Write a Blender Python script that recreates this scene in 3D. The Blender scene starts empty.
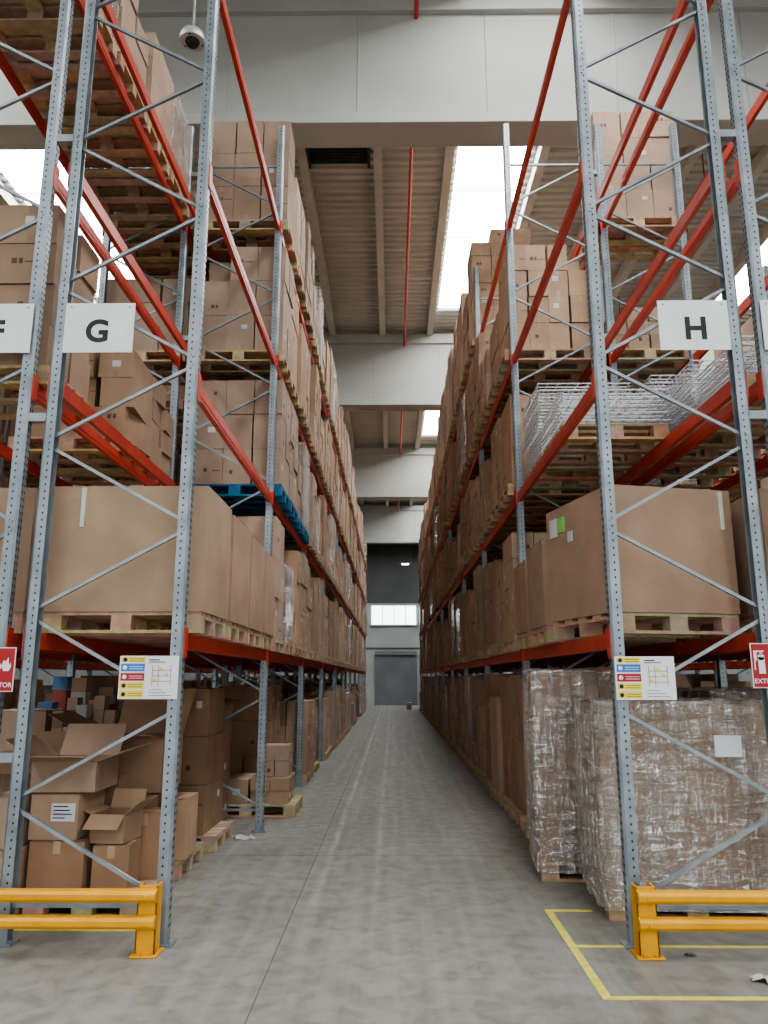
import bpy, math, random
from mathutils import Vector, Matrix
random.seed(7)
R=random.random
def U(a,b): return a+(b-a)*random.random()
S=bpy.context.scene
# ------------------------------------------------------------------ materials
def newmat(name):
    m=bpy.data.materials.new(name); m.use_nodes=True
    nt=m.node_tree; b=nt.nodes['Principled BSDF']; return m,nt,b
def noise_mat(name,c1,c2,scale=5,rough=.6,metal=0,bump=0,bscale=40,stretch=(1,1,1),detail=4):
    m,nt,b=newmat(name); N=nt.nodes; L=nt.links
    tc=N.new('ShaderNodeTexCoord'); mp=N.new('ShaderNodeMapping'); mp.inputs['Scale'].default_value=stretch
    L.new(tc.outputs['Object'],mp.inputs[0])
    n=N.new('ShaderNodeTexNoise'); n.inputs['Scale'].default_value=scale; n.inputs['Detail'].default_value=detail
    L.new(mp.outputs[0],n.inputs['Vector'])
    r=N.new('ShaderNodeValToRGB'); r.color_ramp.elements[0].position=.3; r.color_ramp.elements[1].position=.7
    r.color_ramp.elements[0].color=(*c1,1); r.color_ramp.elements[1].color=(*c2,1)
    L.new(n.outputs['Fac'],r.inputs[0]); L.new(r.outputs[0],b.inputs['Base Color'])
    b.inputs['Roughness'].default_value=rough; b.inputs['Metallic'].default_value=metal
    if bump:
        n2=N.new('ShaderNodeTexNoise'); n2.inputs['Scale'].default_value=bscale; L.new(tc.outputs['Object'],n2.inputs['Vector'])
        bp=N.new('ShaderNodeBump'); bp.inputs['Strength'].default_value=bump; bp.inputs['Distance'].default_value=.01
        L.new(n2.outputs['Fac'],bp.inputs['Height']); L.new(bp.outputs[0],b.inputs['Normal'])
    return m
def tint_mat(name,rough=.85,var=.12,scale=3,bump=.15,bs=9):
    m,nt,b=newmat(name); N=nt.nodes; L=nt.links
    a=N.new('ShaderNodeAttribute'); a.attribute_name='tint'
    tc=N.new('ShaderNodeTexCoord')
    n=N.new('ShaderNodeTexNoise'); n.inputs['Scale'].default_value=scale; n.inputs['Detail'].default_value=5
    L.new(tc.outputs['Object'],n.inputs['Vector'])
    mr=N.new('ShaderNodeMapRange'); mr.inputs['From Min'].default_value=.3; mr.inputs['From Max'].default_value=.7
    mr.inputs['To Min'].default_value=1-var; mr.inputs['To Max'].default_value=1+var
    L.new(n.outputs['Fac'],mr.inputs['Value'])
    vm=N.new('ShaderNodeVectorMath'); vm.operation='SCALE'
    L.new(a.outputs['Color'],vm.inputs[0]); L.new(mr.outputs[0],vm.inputs['Scale'])
    L.new(vm.outputs[0],b.inputs['Base Color']); b.inputs['Roughness'].default_value=rough
    n2=N.new('ShaderNodeTexNoise'); n2.inputs['Scale'].default_value=bs; L.new(tc.outputs['Object'],n2.inputs['Vector'])
    bp=N.new('ShaderNodeBump'); bp.inputs['Strength'].default_value=bump; bp.inputs['Distance'].default_value=.03
    L.new(n2.outputs['Fac'],bp.inputs['Height']); L.new(bp.outputs[0],b.inputs['Normal'])
    return m
M_CARD=tint_mat('cardboard')
M_WOOD=tint_mat('pallet_wood',.85,.2,12,.2,60)
M_STEEL=noise_mat('galvanized_steel',(.21,.255,.275),(.34,.385,.41),6,.42,.45,.05,80)
M_HOLE=noise_mat('dark_slot',(.02,.022,.025),(.04,.042,.045),5,.9)
M_RED=noise_mat('beam_red_paint',(.46,.05,.03),(.57,.075,.042),4,.45)
M_YEL=noise_mat('guard_yellow_paint',(.66,.31,.012),(.78,.39,.02),6,.4,0,.03)
M_TAPEY=noise_mat('floor_tape_yellow',(.55,.48,.08),(.72,.65,.14),14,.7)
M_WHITE=noise_mat('white_sign',(.72,.74,.76),(.80,.81,.82),4,.5)
M_BLACK=noise_mat('black_ink',(.012,.012,.014),(.02,.02,.02),4,.6)
M_SRED=noise_mat('sign_red',(.36,.01,.018),(.42,.015,.022),4,.4)
M_SBLUE=noise_mat('sign_blue',(.03,.18,.55),(.04,.22,.6),4,.5)
M_SYEL=noise_mat('sign_yellow',(.8,.62,.05),(.85,.68,.08),4,.5)
M_GIRD=noise_mat('girder_paint',(.36,.37,.345),(.43,.44,.41),.8,.75,0,.05,8)
M_DECK=noise_mat('roof_deck_metal',(.44,.435,.40),(.52,.515,.475),.7,.55,.05)
M_PURL=noise_mat('purlin_concrete',(.44,.425,.38),(.52,.505,.46),2,.8)
M_WALL=noise_mat('wall_paint',(.28,.31,.30),(.34,.37,.36),.6,.8)
M_DWALL=noise_mat('wall_dark_cladding',(.055,.06,.06),(.08,.085,.085),.6,.7)
M_DOOR=noise_mat('door_grey',(.12,.135,.14),(.17,.185,.19),1,.5)
M_PIPE=noise_mat('sprinkler_red',(.42,.03,.03),(.5,.05,.04),3,.4)
M_MESH=noise_mat('wire_zinc',(.60,.63,.65),(.74,.76,.78),6,.35,.3)
M_LAMP=noise_mat('white_housing',(.42,.43,.44),(.55,.56,.57),6,.35,.2)
M_BLUE=noise_mat('blue_plastic',(.03,.12,.30),(.04,.15,.36),4,.4)
def emis(name,c,s):
    m,nt,b=newmat(name); b.inputs['Base Color'].default_value=(.9,.9,.9,1)
    b.inputs['Emission Color'].default_value=(*c,1); b.inputs['Emission Strength'].default_value=s
    return m
M_SKY=emis('skylight_polycarbonate',(.97,.985,1.0),17)
M_WIN=emis('window_daylight',(.85,.95,1.0),3.6)
M_BULB=emis('lamp_bulb',(1,.98,.9),8)
def floor_mat():
    m,nt,b=newmat('concrete_floor'); N=nt.nodes; L=nt.links
    tc=N.new('ShaderNodeTexCoord')
    def noise(sc,det,stretch=(1,1,1),dist=0):
        mp=N.new('ShaderNodeMapping'); mp.inputs['Scale'].default_value=stretch; L.new(tc.outputs['Object'],mp.inputs[0])
        n=N.new('ShaderNodeTexNoise'); n.inputs['Scale'].default_value=sc; n.inputs['Detail'].default_value=det; n.inputs['Distortion'].default_value=dist
        L.new(mp.outputs[0],n.inputs['Vector']); return n
    def ramp(src,p0,c0,p1,c1):
        r=N.new('ShaderNodeValToRGB'); r.color_ramp.elements[0].position=p0; r.color_ramp.elements[1].position=p1
        r.color_ramp.elements[0].color=(*c0,1); r.color_ramp.elements[1].color=(*c1,1); L.new(src,r.inputs[0]); return r.outputs[0]
    def mix(f,a,bb,mode='MIX'):
        mx=N.new('ShaderNodeMix'); mx.data_type='RGBA'; mx.blend_type=mode
        if isinstance(f,float): mx.inputs[0].default_value=f
        else: L.new(f,mx.inputs[0])
        L.new(a,mx.inputs[6])
        if isinstance(bb,tuple): mx.inputs[7].default_value=(*bb,1)
        else: L.new(bb,mx.inputs[7])
        return mx.outputs[2]
    a=noise(.6,9,dist=.4)
    c=ramp(a.outputs['Fac'],.3,(.185,.18,.158),.7,(.28,.275,.25))
    c=mix(1.0,c,ramp(noise(7,8,dist=.6).outputs['Fac'],.36,(.72,.71,.69),.62,(1.04,1.04,1.04)),'MULTIPLY')
    c=mix(1.0,c,ramp(noise(60,3).outputs['Fac'],.3,(.88,.88,.88),.6,(1,1,1)),'MULTIPLY')
    t=noise(3,5,(3,.10,1)); c=mix(ramp(t.outputs['Fac'],.45,(0,0,0),.78,(.45,.45,.45)),c,(.33,.325,.30))
    sx=N.new('ShaderNodeSeparateXYZ'); L.new(tc.outputs['Object'],sx.inputs[0])
    def M(op,x,y=None):
        n=N.new('ShaderNodeMath'); n.operation=op
        for i,v in enumerate((x,y)):
            if v is None: continue
            if isinstance(v,(int,float)): n.inputs[i].default_value=v
            else: L.new(v,n.inputs[i])
        return n.outputs[0]
    band=None
    for cx,w,s in((-.57,.05,.75),(-.43,.03,.25),(-.13,.05,.5),(.0,.12,.15),(.62,.08,.15)):
        d=M('ABSOLUTE',M('SUBTRACT',sx.outputs[0],cx)); q=M('MULTIPLY',M('SUBTRACT',1.0,M('MINIMUM',M('DIVIDE',d,w),1.0)),s)
        band=q if band is None else M('ADD',band,q)
    # tracks fade out towards the cross aisle
    mrf=N.new('ShaderNodeMapRange'); mrf.inputs['From Min'].default_value=4.5; mrf.inputs['From Max'].default_value=9
    mrf.inputs['To Min'].default_value=.25; mrf.inputs['To Max'].default_value=1; L.new(sx.outputs[1],mrf.inputs['Value'])
    nn=noise(3.2,8,(2,.5,1),.5); nr=ramp(nn.outputs['Fac'],.35,(.15,.15,.15),.68,(1,1,1))
    band=M('MULTIPLY',M('MULTIPLY',band,nr),mrf.outputs[0])
    c=mix(band,c,(.48,.475,.45))
    v=N.new('ShaderNodeTexVoronoi'); v.inputs['Scale'].default_value=2.3; L.new(tc.outputs['Object'],v.inputs['Vector'])
    c=mix(M('MULTIPLY',M('LESS_THAN',v.outputs['Distance'],.03),.5),c,(.08,.08,.07))
    L.new(c,b.inputs['Base Color'])
    mr=N.new('ShaderNodeMapRange'); mr.inputs['To Min'].default_value=.40; mr.inputs['To Max'].default_value=.68
    L.new(a.outputs['Fac'],mr.inputs['Value']); L.new(mr.outputs[0],b.inputs['Roughness'])
    return m
M_FLOOR=floor_mat()
M_JOINT=noise_mat('saw_joint',(.09,.09,.08),(.14,.14,.12),6,.8)
def film():
    m=bpy.data.materials.new('stretch_film'); m.use_nodes=True; nt=m.node_tree; N=nt.nodes; L=nt.links
    N.remove(N['Principled BSDF']); out=N['Material Output']
    tr=N.new('ShaderNodeBsdfTransparent'); tr.inputs[0].default_value=(.97,.97,.97,1)
    gl=N.new('ShaderNodeBsdfGlossy'); gl.inputs['Color'].default_value=(.95,.95,.95,1); gl.inputs['Roughness'].default_value=.10
    df=N.new('ShaderNodeBsdfDiffuse'); df.inputs['Color'].default_value=(.66,.63,.60,1)
    tc=N.new('ShaderNodeTexCoord')
    def nz(sc,st,rot,dist,det):
        mp=N.new('ShaderNodeMapping'); mp.inputs['Scale'].default_value=st; mp.inputs['Rotation'].default_value=rot
        L.new(tc.outputs['Object'],mp.inputs[0])
        n=N.new('ShaderNodeTexNoise'); n.inputs['Scale'].default_value=sc; n.inputs['Detail'].default_value=det; n.inputs['Distortion'].default_value=dist
        L.new(mp.outputs[0],n.inputs['Vector']); return n.outputs['Fac']
    a=nz(2.0,(1,1,6),(.30,.35,0),1.2,4); c=nz(2.6,(6,6,1),(.15,.25,0),.8,3)
    ad=N.new('ShaderNodeMath'); ad.operation='ADD'; L.new(a,ad.inputs[0]); L.new(c,ad.inputs[1])
    bp=N.new('ShaderNodeBump'); bp.inputs['Strength'].default_value=1; bp.inputs['Distance'].default_value=.14
    L.new(ad.outputs[0],bp.inputs['Height']); L.new(bp.outputs[0],gl.inputs['Normal'])
    m0=N.new('ShaderNodeMixShader'); m0.inputs[0].default_value=.68; L.new(df.outputs[0],m0.inputs[1]); L.new(gl.outputs[0],m0.inputs[2])
    mr=N.new('ShaderNodeMapRange'); mr.inputs['From Min'].default_value=.8; mr.inputs['From Max'].default_value=1.2
    mr.inputs['To Min'].default_value=.18; mr.inputs['To Max'].default_value=.75; L.new(ad.outputs[0],mr.inputs['Value'])
    mx=N.new('ShaderNodeMixShader'); L.new(mr.outputs[0],mx.inputs[0]); L.new(tr.outputs[0],mx.inputs[1]); L.new(m0.outputs[0],mx.inputs[2])
    L.new(mx.outputs[0],out.inputs[0]); return m
M_FILM=film()
MATS=[M_CARD,M_WOOD,M_WHITE,M_BLACK,M_FILM,M_STEEL,M_HOLE,M_RED,M_MESH]
CARD,WOOD,WHT,BLK,FILM,STL,HOLE,RED,MSH=range(9)
K=(.395,.275,.192)
def kraft(v=.18):
    s=U(1-v,1+v); w=U(-.025,.03)
    return (K[0]*s,(K[1]+w*.6)*s,(K[2]+w)*s)
WOODC=(.45,.33,.215)
# ------------------------------------------------------------------ mesh builder
class MB:
    def __init__(s): s.v=[];s.f=[];s.m=[];s.c=[]
    def add(s,vs,fs,mat=0,col=(1,1,1)):
        o=len(s.v); s.v+=[tuple(p) for p in vs]
        for f in fs: s.f.append(tuple(i+o for i in f)); s.m.append(mat); s.c.append((*col,1))
    def box(s,x0,x1,y0,y1,z0,z1,mat=0,col=(1,1,1),rz=0,piv=None):
        vs=[(x0,y0,z0),(x1,y0,z0),(x1,y1,z0),(x0,y1,z0),(x0,y0,z1),(x1,y0,z1),(x1,y1,z1),(x0,y1,z1)]
        if rz:
            cx,cy=piv or ((x0+x1)/2,(y0+y1)/2); c,sn=math.cos(rz),math.sin(rz)
            vs=[(cx+(x-cx)*c-(y-cy)*sn,cy+(x-cx)*sn+(y-cy)*c,z) for x,y,z in vs]
        s.add(vs,[(0,3,2,1),(4,5,6,7),(0,1,5,4),(1,2,6,5),(2,3,7,6),(3,0,4,7)],mat,col)
    def bar(s,p0,p1,w,h,mat=0,col=(1,1,1),up=Vector((0,1,0))):
        p0=Vector(p0);p1=Vector(p1);d=(p1-p0).normalized(); a=d.cross(up)
        if a.length<1e-4: a=d.cross(Vector((1,0,0)))
        a.normalize(); b=d.cross(a).normalized(); a*=w/2; b*=h/2
        vs=[p0-a-b,p0+a-b,p0+a+b,p0-a+b,p1-a-b,p1+a-b,p1+a+b,p1-a+b]
        s.add(vs,[(0,3,2,1),(4,5,6,7),(0,1,5,4),(1,2,6,5),(2,3,7,6),(3,0,4,7)],mat,col)
    def prism(s,poly,z0,z1,mat=0,col=(1,1,1)):
        n=len(poly); vs=[(x,y,z0) for x,y in poly]+[(x,y,z1) for x,y in poly]
        fs=[(i,(i+1)%n,(i+1)%n+n,i+n) for i in range(n)]+[tuple(range(n))[::-1],tuple(range(n,2*n))]
        s.add(vs,fs,mat,col)
    def cyl(s,p0,p1,r0,r1=None,n=12,mat=0,col=(1,1,1)):
        r1=r0 if r1 is None else r1
        p0=Vector(p0);p1=Vector(p1);d=(p1-p0).normalized(); a=d.orthogonal().normalized(); b=d.cross(a)
        vs=[p0+(a*math.cos(t)+b*math.sin(t))*r0 for t in [2*math.pi*i/n for i in range(n)]]
        vs+=[p1+(a*math.cos(t)+b*math.sin(t))*r1 for t in [2*math.pi*i/n for i in range(n)]]
        s.add(vs,[(i,(i+1)%n,(i+1)%n+n,i+n) for i in range(n)]+[tuple(range(n))[::-1],tuple(range(n,2*n))],mat,col)
    def build(s,name,mats=None,parent=None,bevel=0,rz=0,piv=None,smooth=False):
        me=bpy.data.meshes.new(name); vs=s.v
        me.from_pydata(vs,[],s.f); mats=mats or MATS
        for m in mats: me.materials.append(m)
        me.polygons.foreach_set('material_index',s.m)
        at=me.attributes.new('tint','FLOAT_COLOR','FACE')
        at.data.foreach_set('color',[x for c in s.c for x in c])
        if smooth: me.polygons.foreach_set('use_smooth',[True]*len(s.f))
        me.update()
        o=bpy.data.objects.new(name,me); S.collection.objects.link(o)
        if parent: o.parent=parent
        if rz:
            px,py=piv; o.data.transform(Matrix.Translation((px,py,0))@Matrix.Rotation(rz,4,'Z')@Matrix.Translation((-px,-py,0)))
        if bevel:
            md=o.modifiers.new('bevel','BEVEL'); md.width=bevel; md.segments=2; md.limit_method='ANGLE'
        return o
def empty(name,loc=(0,0,0)):
    e=bpy.data.objects.new(name,None); e.empty_display_size=.1; S.collection.objects.link(e); return e
def text(name,txt,size,loc,mat,parent,bold=0,rz=0,align='CENTER'):
    cu=bpy.data.curves.new(name,'FONT'); cu.body=txt; cu.size=size; cu.align_x=align; cu.align_y='CENTER'; cu.offset=bold; cu.extrude=.0008
    t=bpy.data.objects.new(name+'_c',cu); S.collection.objects.link(t)
    bpy.context.view_layer.update()
    me=bpy.data.meshes.new_from_object(t.evaluated_get(bpy.context.evaluated_depsgraph_get()))
    bpy.data.objects.remove(t)
    me.materials.clear(); me.materials.append(mat)
    o=bpy.data.objects.new(name,me); o.rotation_euler=(math.pi/2,0,rz); o.location=loc; S.collection.objects.link(o); o.parent=parent
    return o
# ------------------------------------------------------------------ layout
Y0=5.17; BAY=3.55; NB=10; TOP=8.6
LV=[1.9,3.7,5.4,7.2]
RK={'G':(-1.42,-2.40,1),'F':(-2.60,-3.58,-1),'E':(-6.5,-7.48,1),'H':(1.48,2.46,-1),'I':(2.66,3.64,1),'J':(6.5,7.48,-1)}
def upright(mb,x,y,sgn,near,h=TOP):
    w=.042; d=.040
    o=x+sgn*d; i=x-sgn*d
    t=.011
    poly=[(o,y-.030),(o,y+.030),(x+sgn*.024,y+w),(i,y+w),(i,y+w-t),(x+sgn*.016,y+w-t),(o-sgn*t,y+.022),(o-sgn*t,y-.022),(x+sgn*.016,y-w+t),(i,y-w+t),(i,y-w),(x+sgn*.024,y-w)]
    if sgn>0: poly=poly[::-1]
    mb.prism(poly,0.008,h,STL)
    mb.box(x-.075,x+.075,y-.065,y+.065,.001,.012,STL)
    for bx in(-.058,.058): mb.cyl((x+bx,y-.045,.012),(x+bx,y-.045,.03),.009,n=6,mat=STL)
    if near:
        z=.10
        while z<h-.05:
            xc=x-sgn*.010
            mb.box(xc-.005,xc+.005,y-w-.0012,y-w+.001,z,z+.014,HOLE)
            for dy in(-.016,.016):
                mb.box(min(o,o+sgn*.0012),max(o,o+sgn*.0012),y+dy-.005,y+dy+.005,z,z+.02,HOLE)
            z+=.05
def frame(mb,xf,xb,y,near):
    s=1 if xf>xb else -1
    upright(mb,xf,y,s,near); upright(mb,xb,y,-s,near)
    a,b=xf,xb
    z=.22; mb.bar((a,y,z),(b,y,z),.024,.024,STL)
    i=0; st=.60
    while z+st<TOP-.1:
        p=(a,y,z+.03) if i%2==0 else (b,y,z+.03); q=(b,y,z+st-.03) if i%2==0 else (a,y,z+st-.03)
        mb.bar(p,q,.022,.024,STL)
        if near:
            for c in(p,q): mb.cyl((c[0],y-.049,c[2]),(c[0],y-.04,c[2]),.011,n=8,mat=STL)
        z+=st;i+=1
    mb.bar((a,y,z),(b,y,z),.024,.024,STL)
def beam(mb,x,y0,y1,zt,sgn):
    mb.box(x-.02,x+.02,y0+.047,y1-.047,zt-.11,zt,RED)
    mb.box(x+sgn*.02-.004,x+sgn*.02+.004,y0+.05,y1-.05,zt-.08,zt-.03,RED)
    for ya,yb in((y0-.03,y0+.05),(y1-.05,y1+.03)):
        xo=x+sgn*.043
        mb.box(min(xo,xo+sgn*.006),max(xo,xo+sgn*.006),ya,yb,zt-.17,zt+.03,RED)
        xa=x+sgn*.02; mb.box(min(xa,xo),max(xa,xo),(ya if ya>y0 else yb-.006),(ya+.006 if ya>y0 else yb),zt-.13,zt+.01,RED)
for nm,(xf,xb,sd) in RK.items():
    root=empty('pallet_rack')
    fm=MB()
    for k in range(NB+1): frame(fm,xf,xb,Y0+BAY*k,(k<3 and nm in'GFHI'))
    if nm in 'GH':
        sx=-1 if nm=='G' else 1
        for k in range(NB+1):
            for z in(1.1,3.4,5.65,7.9): fm.box(min(xb,xb+sx*.2)+.03,max(xb,xb+sx*.2)-.03,Y0+BAY*k-.03,Y0+BAY*k+.03,z-.03,z+.03,STL)
    fm.build('steel_frames',parent=root)
    bm=MB(); sg=1 if xf>xb else -1
    for k in range(NB):
        for z in LV:
            beam(bm,xf,Y0+BAY*k,Y0+BAY*(k+1),z,sg); beam(bm,xb,Y0+BAY*k,Y0+BAY*(k+1),z,-sg)
    bm.build('load_beams',parent=root)
# ------------------------------------------------------------------ pallets and loads
def pallet(mb,x0,x1,y0,y1,z,col=WOODC,rz=0):
    piv=((x0+x1)/2,(y0+y1)/2)
    def B(*a): mb.box(*a,WOOD,tuple(c*U(.78,1.15) for c in col),rz,piv)
    W=y1-y0; L=x1-x0
    for i in range(3):
        y=y0+(W-.1)*i/2
        B(x0,x1,y,y+.1,z,z+.022)
        for j in range(3):
            x=x0+(L-.14)*j/2; B(x,x+.14,y,y+.1,z+.022,z+.1)
    for j in range(3):
        x=x0+(L-.14)*j/2; B(x,x+.14,y0,y1,z+.1,z+.122)
    n=5
    for i in range(n):
        y=y0+(W-.12)*i/(n-1); B(x0,x1,y,y+.12,z+.122,z+.144)
def carton(mb,x0,x1,y0,y1,z0,z1,col,faces,detail=True,rz=0):
    piv=((x0+x1)/2,(y0+y1)/2)
    mb.box(x0,x1,y0,y1,z0,z1,CARD,col,rz,piv)
    if not detail: return
    tc=tuple(c*U(.82,1.25) for c in col); h=z1-z0
    tp=R()<.75
    for f in faces:
        if f=='y': a,b=x0,x1
        else: a,b=y0,y1
        m=(a+b)/2; w=.025; e=.0015
        def pl(u0,u1,w0,w1,mat,c):
            if f=='y': mb.box(u0,u1,y0-e,y0,w0,w1,mat,c,rz,piv)
            elif f=='x+': mb.box(x1,x1+e,u0,u1,w0,w1,mat,c,rz,piv)
            else: mb.box(x0-e,x0,u0,u1,w0,w1,mat,c,rz,piv)
        if tp:
            hh=min(.07,h*.3); pl(m-w,m+w,z1-hh,z1-.001,CARD,tc); pl(m-w,m+w,z0+.001,z0+hh,CARD,tc)
        q=R()
        if q<.24:
            lw=U(.05,.10); lh=U(.04,.07); cx=U(a+lw,b-lw) if b-a>2*lw else m; cz=U(z0+h*.35,z0+h*.7)
            if h>lh*1.5 and b-a>lw*1.3: pl(cx-lw/2,cx+lw/2,cz-lh/2,cz+lh/2,CARD,(.6,.6,.58))
        elif q<.55:
            cx=U(a+(b-a)*.2,a+(b-a)*.6); cz=z0+h*U(.2,.6); kk=tuple(c*.35 for c in col)
            pl(cx,cx+.04,cz,cz+.045,CARD,kk); 
            if R()<.6: pl(cx+.055,cx+.085,cz,cz+.045,CARD,kk)
            if R()<.4: pl(cx+.10,min(cx+.2,b),cz+.01,cz+.02,CARD,kk)
def cartons(mb,x0,x1,y0,y1,z0,z1,faces,nx=None,ny=None,ch=None,detail=True,ragged=.25,base=None,jit=.012,rot=0):
    nx=nx or random.choice((2,2,3,3,4)); ny=ny or random.choice((1,2,2,3)); ch=ch or U(.24,.52)
    nz=max(1,round((z1-z0)/ch)); dz=(z1-z0)/nz
    dx=(x1-x0)/nx; dy=(y1-y0)/ny; base=base or kraft(.2)
    for k in range(nz):
        for i in range(nx):
            for j in range(ny):
                if 0<i<nx-1 and 0<j<ny-1 and k<nz-1: continue
                if k==nz-1 and R()<ragged: continue
                jx,jy=U(-jit,jit),U(-jit,jit)
                s=U(.92,1.08); c=tuple(v*s for v in base)
                g=.006+rot*.1
                ff=[f for f in faces if (f=='y' and j==0) or (f=='x+' and i==nx-1) or (f=='x-' and i==0)]
                carton(mb,x0+dx*i+g+jx,x0+dx*(i+1)-g+jx,y0+dy*j+g+jy,y0+dy*(j+1)-g+jy,z0+dz*k+.001,z0+dz*(k+1)-.004,c,ff,detail,U(-rot,rot))
def bulgebox(mb,x0,x1,y0,y1,z0,z1,col,b=.02,n=8,mat=CARD,noisy=0,top=True):
    def side(P,Q,nrm):
        vs=[];fs=[]
        for i in range(n+1):
            for j in range(n+1):
                u=i/n;w=j/n
                d=b*math.sin(math.pi*u)*(math.sin(math.pi*(w*.9+.05)))+ (U(-noisy,noisy) if 0<i<n else 0)
                vs.append((P[0]+(Q[0]-P[0])*u+nrm[0]*d,P[1]+(Q[1]-P[1])*u+nrm[1]*d,z0+(z1-z0)*w))
        for i in range(n):
            for j in range(n):
                a=i*(n+1)+j; fs.append((a,a+n+1,a+n+2,a+1))
        mb.add(vs,fs,mat,col)
    side((x0,y0),(x1,y0),(0,-1)); side((x1,y0),(x1,y1),(1,0)); side((x1,y1),(x0,y1),(0,1)); side((x0,y1),(x0,y0),(-1,0))
    if top:
        ym=(y0+y1)/2
        mb.add([(x0,y0,z1),(x1,y0,z1),(x1,ym-.003,z1+.012),(x0,ym-.003,z1+.012)],[(0,1,2,3)],mat,col)
        mb.add([(x0,ym+.003,z1+.010),(x1,ym+.003,z1+.010),(x1,y1,z1),(x0,y1,z1)],[(0,1,2,3)],mat,tuple(c*.95 for c in col))
    mb.add([(x0,y0,z0),(x1,y0,z0),(x1,y1,z0),(x0,y1,z0)],[(3,2,1,0)],mat,col)
def slots(y0,y1):
    if R()<.7: n,w=4,.8
    else: n,w=3,1.06
    g=(y1-y0-n*w)/(n+1)
    return [(y0+g+(w+g)*i,y0+g+(w+g)*i+w) for i in range(n)]
def rx(nm):
    xf,xb,_=RK[nm]; c=(xf+xb)/2; return c-.555,c+.555
BLUE=(.02,.14,.26)
def one_load(mb,nm,ya,yb,zb,zt,faces,pcol=WOODC,detail=True,style=None,**kw):
    x0,x1=rx(nm); o=U(-.03,.03); 
    sx=1 if nm in'G' else (-1 if nm=='H' else 0)
    x0+=sx*.04+o*.5; x1+=sx*.04+o*.5
    pallet(mb,x0,x1,ya,yb,zb,pcol)
    z=zb+.146; st=style or R(); q=U(0,.05); qq=U(-.02,.04)
    if st<.80: cartons(mb,x0+.01+q,x1-.01-qq,ya+.01,yb-.01,z,zt,faces,detail=detail,**kw)
    elif st<.90: bulgebox(mb,x0+.02,x1-.02,ya+.02,yb-.02,z,max(zt-.25,z+.4),kraft(.15),.015,5)
    else:
        cartons(mb,x0+.03,x1-.03,ya+.02,yb-.02,z,zt,faces,detail=False,ragged=0)
        bulgebox(mb,x0+.015,x1-.015,ya+.005,yb-.005,z,zt+.01,(1,1,1),.005,4,FILM,top=False)
def clear(k): return Y0+BAY*k+.05, Y0+BAY*(k+1)-.05
PC='palletized_cartons'
for nm in 'GH':
    face='x+' if nm=='G' else 'x-'
    far=MB()
    for k in range(1,NB):
        a,b=clear(k)
        for li,zb in enumerate([0]+LV):
            if nm=='G' and li==0 and k==1: continue
            if nm=='H' and li==4 and k==1: continue
            zcap={0:1.68,1:3.5,2:5.2,3:7.0,4:8.85 if nm=='G' else 9.45}[li]
            if nm=='H' and k==1: zcap={0:1.68,1:3.3,2:5.0,3:7.0,4:8.9}[li]
            if nm=='H' and k>4 and li==4: zcap=9.0
            sl=slots(a,b)
            for idx,(ya,yb) in enumerate(sl):
                if li==0 and nm=='G' and R()<.25: continue
                zt=zcap-U(0,.12)
                if R()<.4: zt-=U(.1,.6)
                if li==0 and nm=='G': zt=U(.7,1.5)
                if k==1 and idx==0: zt=zcap-.04
                fs=['y',face] if (idx==0 or k<3) else [face,'y'] if R()<.5 else [face]
                pc=BLUE if (k==1 and li==2 and nm=='G') or (k>2 and R()<.02) else WOODC
                if k==1:
                    m=MB()
                    kw=dict(ragged=.1 if idx==0 else .3)
                    if idx==0: kw.update(nx=3 if nm=='G' else 4,ny=2,ch=.42 if nm=='G' else .34)
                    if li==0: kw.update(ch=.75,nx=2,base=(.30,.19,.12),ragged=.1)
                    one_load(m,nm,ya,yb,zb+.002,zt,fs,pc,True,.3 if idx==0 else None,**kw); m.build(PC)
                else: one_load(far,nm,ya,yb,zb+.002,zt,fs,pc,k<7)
    far.build('stored_carton_pallets')
for nm in 'FEIJ':
    far=MB(); face={'F':'x-','E':'x+','I':'x+','J':'x-'}[nm]
    for k in range(NB):
        a,b=clear(k)
        for li,zb in enumerate([0]+LV):
            if nm=='I' and k==0: continue
            if nm=='I' and k==1 and li==2: continue
            if nm=='F' and k==0 and li in(0,1,3): continue
            sl=slots(a,b)
            for idx,(ya,yb) in enumerate(sl):
                zcap={0:1.7,1:3.35,2:5.0,3:6.8,4:8.5}[li]
                zt=zcap-U(0,.5); skip=R()<(.08 if li==0 else .12); kw={}
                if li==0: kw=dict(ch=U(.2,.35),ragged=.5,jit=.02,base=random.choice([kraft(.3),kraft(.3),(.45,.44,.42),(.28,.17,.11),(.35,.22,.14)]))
                if nm=='F' and k==0:
                    skip=False
                    if li==2:
                        if idx==1: skip=True
                        zt=[5.17,4.9,4.75,4.8][min(idx,3)]; kw=dict(ragged=.35,jit=.03,nx=3,ch=.26,rot=.12)
                        if idx==0: kw=dict(nx=2,ny=2,ch=.36,ragged=0)
                    if li==4: zt=8.4
                if nm=='I' and k==1:
                    skip=False
                    if li==4:
                        skip=idx>0; zt=8.9; kw=dict(nx=3,ny=2,ch=.36,ragged=.1)
                    if li==3: zt=[6.1,5.95,5.9,6.0][idx] if idx<4 else 5.9; kw=dict(nx=4,ch=.2)
                if skip: continue
                if k<=1 and nm in'FI':
                    m=MB(); one_load(m,nm,ya,yb,zb+.002,zt,['y',face],WOODC,True,.3 if kw else None,**kw); m.build(PC)
                else: one_load(far,nm,ya,yb,zb+.002,zt,['y'],WOODC,k<3,**kw)
    far.build('stored_carton_pallets')
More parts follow.
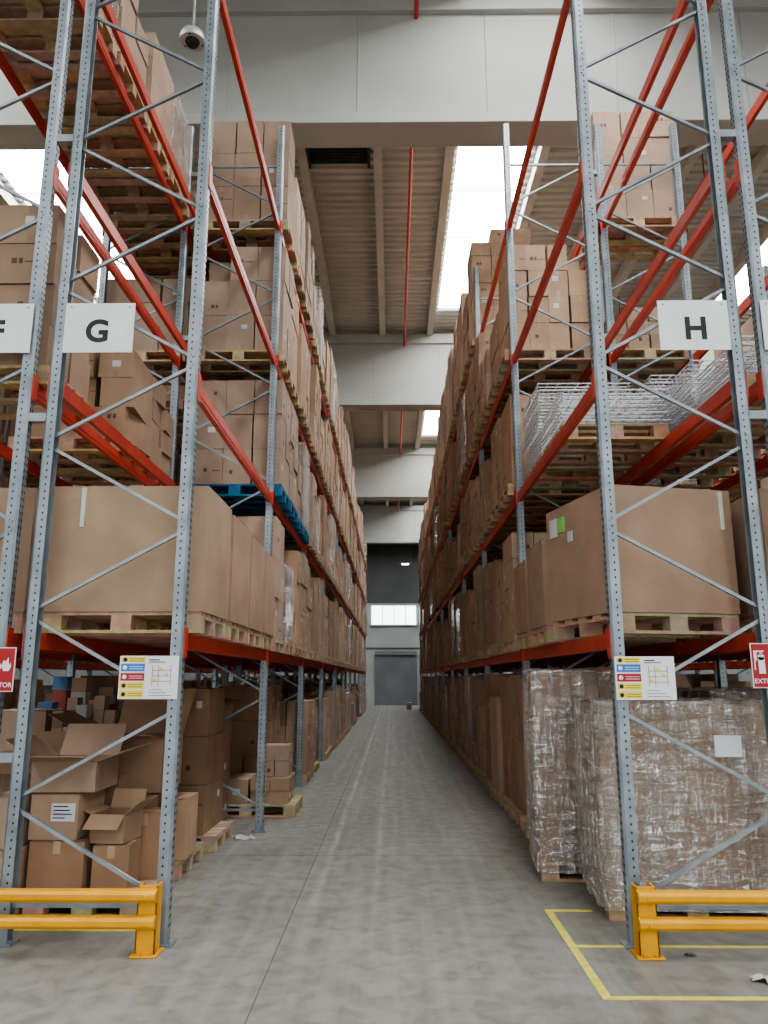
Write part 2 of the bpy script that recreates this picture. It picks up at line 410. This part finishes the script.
# --- bay 1 level 1: big corrugated crates
def crate(nm,ya,yb,ztop,dx=0,rz=0,xs=None,tape=None,labels=()):
    m=MB(); x0,x1=xs or rx(nm); x0+=dx;x1+=dx
    pallet(m,x0,x1,ya,yb,LV[0]+.002)
    z=LV[0]+.148; c=(K[0]*U(.93,1.0),K[1]*U(.90,.96),K[2]*.92)
    bulgebox(m,x0-.01,x1+.01,ya-.01,yb+.01,z,ztop,c,.022,10)
    if tape is not None:
        for t in tape:
            m.box(t,t+.03,ya-.035,ya-.012,ztop-.30,ztop-.015,CARD,(.58,.55,.48))
    for (side,u0,u1,z0,z1,col) in labels:
        if side=='x-': m.box(x0-.034,x0-.012,u0,u1,z0,z1,CARD,col)
        if side=='y': m.box(u0,u1,ya-.036,ya-.012,z0,z1,CARD,col)
    m.build('large_cardboard_crate',rz=rz,piv=((x0+x1)/2,(ya+yb)/2))
ys=[(5.33,6.13),(6.24,7.02),(7.08,7.84),(7.90,8.55)]
for i,(a,b) in enumerate(ys):
    crate('G',a,b,2.94-.02*i,dx=.04,tape=[-2.20] if i==0 else None)
for i,(a,b) in enumerate([(5.33,6.17),(6.24,7.02),(7.1,7.9)]):
    crate('F',a,b,2.93,dx=-.02)
crate('H',5.46,6.50,2.955,xs=(1.42,2.38),rz=math.radians(13),tape=[2.28],labels=[('x-',6.15,6.26,2.74,2.86,(.25,.62,.15)),('x-',6.28,6.40,2.72,2.87,(.62,.62,.6)),('x-',6.0,6.08,2.64,2.72,(.62,.62,.6))])
for a,b,zt in[(6.75,7.50,2.80),(7.62,8.34,2.75)]:
    crate('H',a,b,zt,dx=-.08)
for i,(a,b) in enumerate([(5.40,6.2),(6.3,7.1),(7.2,8.0)]):
    crate('I',a,b,2.93-.05*i,dx=.05)
def meshstack(x0,x1,y0,y1,z0,n,dz):
    m=MB(); pallet(m,x0,x1,y0,y1,z0)
    for l in range(n):
        z=z0+.17+dz*l; ox=U(-.02,.02); oy=U(-.03,.03)
        ny=int((y1-y0)/.1); nx=int((x1-x0)/.1)
        for i in range(ny+1):
            y=y0+oy+(y1-y0)*i/ny; m.bar((x0+ox,y,z),(x1+ox,y,z),.010,.010,MSH)
        for i in range(nx+1):
            x=x0+ox+(x1-x0)*i/nx; m.bar((x,y0+oy,z+.006),(x,y1+oy,z+.006),.010,.010,MSH)
        for x in(x0+ox,x1+ox):
            m.bar((x,y0+oy,z-.03),(x,y1+oy,z-.03),.009,.009,MSH)
    m.build('wire_mesh_deck_stack')
meshstack(2.66,3.62,5.5,6.35,3.702,5,.07)
meshstack(2.66,3.62,6.45,7.40,3.702,8,.07)
meshstack(2.66,3.62,7.5,8.55,3.702,12,.07)
meshstack(1.54,2.50,7.65,8.58,3.702,11,.075)
meshstack(1.54,2.50,6.65,7.55,3.702,5,.075)
meshstack(2.70,3.62,8.9,10.1,3.702,14,.08)
meshstack(2.70,3.62,10.3,11.6,3.702,15,.08)
# --- ground, right: film-wrapped tall loads
def wrapped(x0,x1,y0,y1,zt,rz,nv,label=False):
    m=MB(); pallet(m,x0+.03,x1-.03,y0+.02,y1-.02,.002)
    z=.15
    n=nv; w=(x1-x0-.06)/n
    for i in range(n):
        t=zt-U(0,.03); c=kraft(.1)
        bulgebox(m,x0+.03+w*i+.004,x0+.03+w*(i+1)-.004,y0+.04+U(0,.02),y1-.04,z,t,c,.008,5)
    bulgebox(m,x0,x1,y0,y1,.07,zt+.012,(1,1,1),.035,18,FILM,noisy=.005,top=True)
    if label: m.box(x0+.80,x0+.98,y0-.052,y0-.03,zt-.36,zt-.22,CARD,(.66,.70,.74))
    m.build('film_wrapped_pallet',rz=rz,piv=((x0+x1)/2,(y0+y1)/2))
wrapped(1.45,2.69,5.62,6.42,1.43,math.radians(-3),2,True)
wrapped(1.20,2.34,6.62,7.40,1.66,math.radians(-5),2)
wrapped(2.82,3.8,5.7,6.5,1.35,0,2)
wrapped(2.72,3.7,6.8,7.6,1.5,0,3)
m=MB()
pallet(m,1.36,2.4,7.62,8.45,.002)
for i in range(5):
    c=kraft(.15); bulgebox(m,1.38+.2*i,1.38+.2*(i+1)-.01,7.64,8.43,.148,1.45+U(-.1,.15),c,.006,4)
m.build('cardboard_sheet_bundle')
# --- ground left: loose and open cartons
def openbox(name,x0,x1,y0,y1,z0,z1,rz=0,flap=.22,ang=(30,20,-25,40),col=None,label=False,closed=False):
    m=MB(); c=col or kraft(.15); t=.006
    ci=tuple(v*.85 for v in c)
    m.box(x0,x1,y0,y1,z0,z0+t,CARD,c)
    m.box(x0,x1,y0,y0+t,z0+t,z1,CARD,c); m.box(x0,x1,y1-t,y1,z0+t,z1,CARD,ci)
    m.box(x0,x0+t,y0+t,y1-t,z0+t,z1,CARD,ci); m.box(x1-t,x1,y0+t,y1-t,z0+t,z1,CARD,c)
    def fl(p,q,out,a):
        a=math.radians(a); dx=Vector((out[0],out[1],0))*math.cos(a)*flap+Vector((0,0,math.sin(a)*flap))
        p=Vector((*p,z1));q=Vector((*q,z1)); n=dx.cross(q-p).normalized()*.004
        vs=[p,q,q+dx,p+dx]; vs=vs+[v+n for v in vs]
        m.add(vs,[(0,1,2,3),(7,6,5,4),(0,4,5,1),(1,5,6,2),(2,6,7,3),(3,7,4,0)],CARD,tuple(v*1.08 for v in c))
    if closed:
        m.box(x0,x1,y0,y1,z1-.004,z1+.002,CARD,c); m.box(x0,x1,(y0+y1)/2-.025,(y0+y1)/2+.025,z1+.002,z1+.004,CARD,(.5,.38,.25))
        mx=(x0+x1)/2; m.box(mx-.025,mx+.025,y0-.002,y0,z1-.08,z1,CARD,(.45,.33,.22))
    else:
        fl((x0,y0),(x1,y0),(0,-1),ang[0]); fl((x1,y0),(x1,y1),(1,0),ang[1]); fl((x1,y1),(x0,y1),(0,1),ang[2]); fl((x0,y1),(x0,y0),(-1,0),ang[3])
    if label:
        m.box(x0+.15,x0+.32,y0-.003,y0-.0005,z0+.12,z0+.24,CARD,(.68,.70,.74))
        for i in range(4): m.box(x0+.165,x0+U(.25,.31),y0-.0045,y0-.003,z0+.14+.025*i,z0+.147+.025*i,BLK)
    m.build(name,rz=rz,piv=((x0+x1)/2,(y0+y1)/2))
r=math.radians
CB='cardboard_box'; OB='open_cardboard_box'
m=MB(); pallet(m,-2.50,-1.70,5.62,6.42,.002); m.build('wooden_pallet')
openbox(CB,-2.98,-2.54,5.55,6.0,.0,.46,r(3),closed=True)
openbox(CB,-2.98,-2.56,5.55,6.0,.468,.80,r(-3),closed=True)
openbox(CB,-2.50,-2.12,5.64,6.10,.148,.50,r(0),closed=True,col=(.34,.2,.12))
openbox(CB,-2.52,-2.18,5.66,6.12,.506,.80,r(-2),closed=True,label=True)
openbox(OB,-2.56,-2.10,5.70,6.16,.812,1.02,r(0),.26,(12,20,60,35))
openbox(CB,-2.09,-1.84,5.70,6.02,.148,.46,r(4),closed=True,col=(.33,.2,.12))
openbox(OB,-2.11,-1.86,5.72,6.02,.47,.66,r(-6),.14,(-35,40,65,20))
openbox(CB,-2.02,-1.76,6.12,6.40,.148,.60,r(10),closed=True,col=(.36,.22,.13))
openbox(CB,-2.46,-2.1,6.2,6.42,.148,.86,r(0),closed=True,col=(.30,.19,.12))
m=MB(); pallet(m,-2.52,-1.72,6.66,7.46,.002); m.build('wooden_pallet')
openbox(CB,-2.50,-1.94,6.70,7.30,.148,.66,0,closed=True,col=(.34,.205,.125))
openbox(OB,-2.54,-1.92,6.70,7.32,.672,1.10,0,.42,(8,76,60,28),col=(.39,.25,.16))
openbox(CB,-1.90,-1.70,6.72,7.1,.148,.62,0,closed=True)
m=MB(); pallet(m,-2.46,-1.66,7.7,8.5,.002); 
cartons(m,-2.44,-1.78,7.72,8.48,.148,1.5,['y','x+'],2,2,.5,base=(.27,.165,.10),ragged=0); m.build(PC)
for (x,y,z,w,d,h,a) in[(-3.5,5.6,0,.48,.4,.5,4),(-3.52,5.62,.506,.44,.4,.34,-3),(-3.1,6.4,0,.5,.5,.7,0),(-3.7,6.5,0,.5,.5,.55,5),(-3.12,7.2,0,.55,.5,1.0,2),(-3.75,7.4,0,.5,.5,1.3,2)]:
    openbox(CB,x,x+w,y,y+d,z,z+h,r(a),closed=True)
openbox(OB,-3.12,-2.62,6.42,6.88,.708,.95,r(-4),.22,(-20,35,60,10))
m=MB(); pallet(m,-3.62,-2.6,7.98,8.66,.002)
for i in range(6):
    for j in range(4):
        z=.15; x=-3.60+.165*i; y=8.0+.16*j
        zt=U(.9,1.55)
        while z<zt:
            h=U(.08,.22); c=random.choice([kraft(.3),kraft(.3),kraft(.3),(.5,.5,.48),(.08,.09,.1),(.3,.07,.06),(.08,.16,.28)])
            m.box(x+.005,x+.155,y+.005,y+.15,z,z+h-.003,CARD,c); z+=h
m.build('mixed_goods_pile')
m=MB()
for i in range(5):
    for j in range(3):
        z=1.006; x=-3.11+.105*i; y=7.24+.15*j; zt=U(1.05,1.45)
        while z<zt:
            h=U(.05,.14); c=random.choice([kraft(.3),kraft(.3),kraft(.3),(.5,.5,.48),(.35,.08,.06)])
            m.box(x+.003,x+.10,y+.005,y+.14,z,z+h-.003,CARD,c); z+=h
m.build('mixed_goods_pile')
m=MB(); m.box(-3.64,-3.24,6.54,6.94,.56,.60,0); 
for (a,b,c,d) in((-3.64,-3.24,6.54,6.56),(-3.64,-3.24,6.92,6.94),(-3.64,-3.62,6.56,6.92),(-3.26,-3.24,6.56,6.92)): m.box(a,b,c,d,.60,.86,0)
m.box(-3.66,-3.22,6.52,6.54,.82,.86,0); m.build('blue_plastic_crate',[M_BLUE])
# pallet protruding in aisle, left bay 2
m=MB(); pallet(m,-2.32,-1.14,9.55,10.35,.002)
cartons(m,-2.28,-1.72,9.60,10.3,.148,.42,['y','x+'],2,2,.26,ragged=0)
cartons(m,-1.70,-1.22,9.60,10.2,.148,.44,['y','x+'],2,2,.15,ragged=0,jit=.02)
cartons(m,-1.62,-1.26,9.75,10.1,.44,.80,['y','x+'],2,1,.18,ragged=.2,jit=.02)
m.build(PC)
m=MB(); pallet(m,-2.40,-1.56,10.6,11.4,.002); cartons(m,-2.36,-1.60,10.62,11.38,.148,1.5,['y','x+'],2,2,.45,base=(.29,.175,.105),ragged=0); m.build(PC)
m=MB(); cartons(m,-2.3,-1.9,9.05,9.45,.002,1.3,['y','x+'],1,1,.45,ragged=0,base=(.3,.18,.11)); m.build('stacked_cartons')
# ------------------------------------------------------------------ signs
SY=Y0-.062
def plaque(mb,x,z,w,h,y=SY,mat=WHT): mb.box(x-w/2,x+w/2,y-.004,y,z-h/2,z+h/2,mat)
def aislesign(ch,x,z,w=.50,h=.38,lx=-.01):
    e=empty('aisle_letter_sign'); m=MB(); plaque(m,x,z,w,h)
    for dx in(-w*.42,w*.42):m.cyl((x+dx,SY+.005,z+h*.42),(x+dx,SY-.006,z+h*.42),.008,n=8,mat=STL)
    m.build('panel',parent=e)
    if ch: text('letter',ch,.235,(x+lx,SY-.006,z-.035),M_BLACK,e,.007)
aislesign('G',-2.10,4.06); aislesign('F',-2.835,4.06,lx=-.0); aislesign('H',2.155,4.06,lx=.01); aislesign('',2.89,4.06)
def notice(x,z):
    e=empty('load_notice_sign'); m=MB(); w,h=.385,.275; plaque(m,x,z,w,h); L=x-w/2; B=z-h/2; y=SY-.004
    def q(a,b,c,d,mt,l=0): m.box(L+a,L+b,y-.0015-.001*l,y-.001*l,B+c,B+d,mt)
    q(.01,.165,.235,.268,9); q(.01,.165,.175,.225,10); q(.01,.165,.115,.165,11); q(.01,.165,.065,.105,9); q(.01,.165,.01,.055,9)
    for i in range(5):
        zz=[.25,.20,.14,.085,.03][i]; 
        for dz in(-.01,.004): q(.065,.155,zz+dz,zz+dz+.003,BLK if i in(0,3,4) else WHT,1)
        m.cyl((L+.035,y-.0028,B+zz),(L+.035,y-.001,B+zz),.014,n=16,mat=WHT if i in(1,2) else BLK)
    q(.19,.26,.245,.252,BLK); q(.19,.30,.232,.237,BLK)
    for xx in(.215,.255,.335): q(xx,xx+.0025,.085,.215,BLK)
    for zz in(.11,.145,.18): q(.215,.337,zz,zz+.003,11)
    for xx,zz in((.222,.114),(.30,.149),(.262,.184)): q(xx,xx+.022,zz,zz+.016,9)
    for i in range(3): q(.20,.345-.03*i,.02+.018*i,.023+.018*i,BLK)
    m.build('panel',MATS+[M_SYEL,M_SBLUE,M_SRED],e)
notice(-1.585,1.605); notice(1.635,1.60)
def extsign(x,z,kind):
    e=empty('fire_equipment_sign'); m=MB(); w,h=.22,.285; M2=MATS+[M_SRED]
    m.box(x-w/2,x+w/2,SY-.004,SY,z-h/2,z+h/2,WHT); m.box(x-w/2+.006,x+w/2-.006,SY-.006,SY-.004,z-h/2+.006,z+h/2-.006,9)
    y=SY-.0085
    def ex(cx,s):
        def q(a,b,c,d): m.box(cx+a*s,cx+b*s,y,y+.002,z+c*s,z+d*s,WHT)
        q(-.022,.022,-.055,.055); m.cyl((cx,y,z+.055*s),(cx,y+.002,z+.055*s),.022*s,n=16,mat=WHT)
        q(-.008,.008,.07,.095); q(-.03,.02,.09,.10); q(-.05,-.03,.03,.10); q(-.05,-.042,-.03,.04)
    def flame(cx,cz,s):
        P=[(-.02,-.05),(.02,-.05),(.035,-.02),(.03,.01),(.018,-.005),(.012,.05),(-.006,.015),(-.02,.03),(-.034,-.01)]
        vs=[(cx+a*s,y,cz+b*s) for a,b in P]; m.add(vs,[tuple(range(len(P)))],WHT)
    if kind=='ex': ex(x-.045,.95); flame(x+.06,z+.03,.9)
    else: flame(x+.055,z+.035,.9); flame(x-.0,z+.03,.7); ex(x-.065,.8)
    m.build('panel',M2,e)
    text('lettering','EXTINTOR',.042,(x,y-.001,z-.10),M_WHITE,e,.0006)
extsign(-2.575,1.655,'fl'); extsign(2.435,1.68,'ex')
# ------------------------------------------------------------------ yellow rack end guards
def guard(x0,x1):
    m=MB(); y=4.95
    for xa in(x0,x1-.12):
        m.box(xa,xa+.12,y+.0,y+.012,.012,.39,0); m.box(xa,xa+.012,y+.0,y+.10,.012,.39,0); m.box(xa+.108,xa+.12,y,y+.10,.012,.39,0)
        m.box(xa-.02,xa+.14,y-.03,y+.13,.001,.013,0)
        for bx in (.03,.09): m.cyl((xa+bx,y-.012,.013),(xa+bx,y-.012,.03),.011,n=8,mat=0)
    for zc in(.335,.19):
        prof=[(y-.004,zc-.040),(y-.035,zc-.032),(y-.05,zc-.015),(y-.05,zc+.015),(y-.035,zc+.032),(y-.004,zc+.040)]
        a,b=x0-.0,x1+.0; n=len(prof)
        vs=[(a,p[0],p[1]) for p in prof]+[(b,p[0],p[1]) for p in prof]
        m.add(vs,[(i,i+n,(i+1)%n+n,(i+1)%n) for i in range(n)]+[tuple(range(n)),tuple(range(2*n-1,n-1,-1))],0)
        for xx in(a+.06,b-.06): m.cyl((xx,y-.058,zc),(xx,y-.05,zc),.013,n=6,mat=0)
    m.build('rack_end_guard_rail',[M_YEL],bevel=.003)
guard(-3.75,-1.40); guard(1.44,3.80)
# ------------------------------------------------------------------ floor
m=MB(); m.box(-17,17,-18,48,-.2,0,0); m.build('floor',[M_FLOOR])
m=MB()
def tape(x0,x1,y0,y1): m.box(x0,x1,y0,y1,.0005,.0025,0)
tape(1.07,1.12,4.36,5.92); tape(1.12,4.2,4.36,4.405); tape(1.12,3.6,5.14,5.18) ; tape(1.12,1.40,5.87,5.92)
tape(-3.4,-1.55,5.42,5.46)
m.build('floor_marking_tape',[M_TAPEY])
m=MB(); m.box(-.704,-.697,-5,47,.0003,.0012,0); 
for y in(7.6,19.6,31.6): m.box(-12,12,y,y+.005,.0003,.0009,0)
m.build('floor_saw_joint',[M_JOINT])
def scrap(x,y,s,col):
    m=MB(); n=5; vs=[];fs=[]
    for i in range(n+1):
        for j in range(n+1):
            e=U(0,.18)*s if 0<i<n and 0<j<n else U(0,.05)*s
            vs.append((x+(i/n-.5)*s+U(-.06,.06)*s,y+(j/n-.5)*s*.5+U(-.06,.06)*s,.003+e))
    for i in range(n):
        for j in range(n):
            if (i in(0,n-1) and j in(0,n-1)): continue
            a=i*(n+1)+j; fs.append((a,a+n+1,a+n+2,a+1))
    m.add(vs,fs,CARD,col); m.build('plastic_film_scrap')
scrap(-1.52,8.35,.24,(.45,.45,.43)); scrap(2.05,4.62,.22,(.42,.42,.39)); scrap(1.75,5.0,.07,(.05,.05,.05))
# ------------------------------------------------------------------ building shell
GY=[-13.8,-1.8,10.15,22.15,34.15,46.15]
for g in GY:
    m=MB(); m.box(-16.5,16.5,g-.15,g+.15,9.75,11.9,0); m.box(-16.5,16.5,g-.28,g+.28,9.6,9.78,0); m.box(-16.5,16.5,g-.25,g+.25,11.6,11.9,0)
    x=-.5-1.95*8
    while x<16: m.box(x-.015,x+.015,g-.165,g+.165,9.78,11.6,0); x+=1.95
    m.build('roof_girder',[M_GIRD],bevel=.01)
SKX=[(-8.35,-6.85),(1.37,2.87),(9.1,10.6)]
prev=-16.5; XR=[]
for a,b in SKX: XR.append((prev,a)); prev=b
XR.append((prev,16.5))
skyY=[(g+1.4,g2-1.3) for g,g2 in zip(GY[:-1],GY[1:])]
m=MB(); ZR=12.2; p=.24
def ribs(x0,x1,ya,yb):
    y=ya
    while y<yb-.01:
        y2=min(y+p,yb); s=(y2-y)
        ys_=[y,y+s*.3,y+s*.42,y+s*.88,y2]; zs=[ZR-.06,ZR-.06,ZR,ZR,ZR-.06]
        vs=[(x0,a,b) for a,b in zip(ys_,zs)]+[(x1,a,b) for a,b in zip(ys_,zs)]; n=len(ys_)
        m.add(vs,[(i,i+1,i+1+n,i+n) for i in range(n-1)],0)
        y=y2
for x0,x1 in XR: ribs(x0,x1,-18,48)
for a,b in SKX:
    e=-18
    for s0,s1 in skyY: ribs(a,b,e,s0); e=s1
    ribs(a,b,e,48)
m.build('ceiling',[M_DECK])
i=1
for a,b in SKX:
    for s0,s1 in skyY:
        q=MB(); q.box(a,b,s0,s1,ZR+.02,ZR+.04,0)
        n=int((s1-s0)/1.6)
        for t in range(n+1):
            yy=s0+(s1-s0)*t/n; q.box(a,b,yy-.015,yy+.015,ZR+.005,ZR+.02,1)
        q.build('window_skylight_%d'%i,[M_SKY,M_DECK]); i+=1
m=MB()
for x in(-14.5,-12.5,-10.5,-8.55,-6.65,-5.0,-3.3,-1.8,-.27,1.17,3.07,4.6,6.1,7.6,8.9,10.8,12.5,14.5):
    m.box(x-.09,x+.09,-18,47.5,11.85,12.13,0)
m.build('trim_roof_purlins',[M_PURL])
m=MB(); 
for x in(.39,-5.4,6.4):
    m.cyl((x,-17,11.55),(x,47,11.55),.035,n=10,mat=0)
    y=-16
    while y<46: m.cyl((x,y,11.5),(x,y,12.13),.012,n=6,mat=0); m.cyl((x,y+1.5,11.43),(x,y+1.5,11.55),.018,n=6,mat=0); y+=3
m.build('sprinkler_pipe',[M_PIPE])
m=MB()
for j in range(7): m.box(-1.62,-.45,13.0+.09*j,13.05+.09*j,11.66,11.84,0)
m.box(-1.65,-1.6,12.95,13.65,11.6,11.86,0); m.box(-.47,-.42,12.95,13.65,11.6,11.86,0)
m.build('ventilation_grille',[M_HOLE])
m=MB(); m.box(-17,-16.5,-18,48,0,12.4,0); m.build('wall_left',[M_WALL])
m=MB(); m.box(16.5,17,-18,48,0,12.4,0); m.build('wall_right',[M_WALL])
m=MB(); WY=47.6
m.box(-17,17,WY,WY+.3,0,4.75,0); m.box(-17,17,WY,WY+.3,4.75,6.1,0) ; m.box(-17,17,WY,WY+.3,6.1,12.4,1)
m.box(-17,17,WY-.02,WY,3.3,3.42,1)
m.build('wall_far',[M_WALL,M_DWALL])
m=MB(); m.box(-1.3,1.5,WY-.05,WY-.01,4.8,5.95,0)
for x in(-1.3,-.6,.1,.8,1.46): m.box(x,x+.04,WY-.08,WY-.05,4.8,5.95,1)
m.box(-1.35,1.55,WY-.09,WY-.01,4.72,4.8,1); m.box(-1.35,1.55,WY-.09,WY-.01,5.95,6.02,1)
m.build('window_1',[M_WIN,M_WALL])
m=MB()
m.box(-.95,1.4,WY-.05,WY-.01,.02,2.97,0)
for j in range(4): m.box(-.95,1.4,WY-.06,WY-.05,.70*j+.66,.70*j+.69,0)
m.box(-1.05,-.95,WY-.1,WY-.01,.0,3.05,0); m.box(1.4,1.5,WY-.1,WY-.01,0,3.05,0); m.box(-1.05,1.5,WY-.16,WY-.01,2.97,3.2,0)
m.build('door_1',[M_DOOR])
m=MB(); cartons(m,.45,1.0,41.2,41.8,.002,.35,['y'],2,1,.35); m.build('stacked_cartons')
# small luminaire fixed under the last girder
m=MB(); x,y,z=.80,46.15,8.35
for dx in(-.3,.3): m.cyl((x+dx,y,z+.05),(x+dx,y,9.6),.008,n=6,mat=0)
m.box(x-.4,x+.4,y-.12,y+.12,z,z+.08,0); m.box(x-.2,x+.2,y-.10,y+.10,z-.05,z,1)
m.build('ceiling_lamp',[M_DWALL,M_BULB])
def dome(x,y,z):
    m=MB(); m.cyl((x,y,z+.1),(x,y,12.13),.014,n=8,mat=0)
    m.cyl((x,y,z+.06),(x,y,z+.12),.07,.035,20,0); m.cyl((x,y,z),(x,y,z+.06),.15,.13,28,0); m.cyl((x,y,z-.05),(x,y,z),.145,.15,28,0)
    n=20; rr=[]; 
    for i in range(7):
        a=i*math.pi/2/6; rr.append((.085*math.cos(a),z-.05-.07*math.sin(a)))
    for (r0,z0),(r1,z1) in zip(rr,rr[1:]): m.cyl((x,y,z0),(x,y,z1),max(r0,.001),max(r1,.001),n,1)
    for t in range(3):
        a=t*2*math.pi/3+.5; m.cyl((x+.12*math.cos(a),y+.12*math.sin(a),z-.051),(x+.12*math.cos(a),y+.12*math.sin(a),z-.056),.012,n=8,mat=1)
    m.build('dome_security_camera',[M_LAMP,M_HOLE],smooth=False)
dome(-2.36,7.75,9.05)
# ------------------------------------------------------------------ light
w=bpy.data.worlds.new('World'); S.world=w; w.use_nodes=True
bg=w.node_tree.nodes['Background']; bg.inputs[0].default_value=(.94,.97,1,1); bg.inputs[1].default_value=1.85
cam=bpy.data.cameras.new('camera'); cam.sensor_fit='VERTICAL'; cam.sensor_height=36; cam.lens=770/1024*36; cam.clip_end=200
co=bpy.data.objects.new('camera',cam); co.location=(0,0,1.6); co.rotation_euler=(math.radians(90+12.17),0,math.radians(.6)); S.collection.objects.link(co); S.camera=co
S.view_settings.view_transform='AgX'; S.view_settings.look='AgX - Medium High Contrast'; S.view_settings.exposure=.2
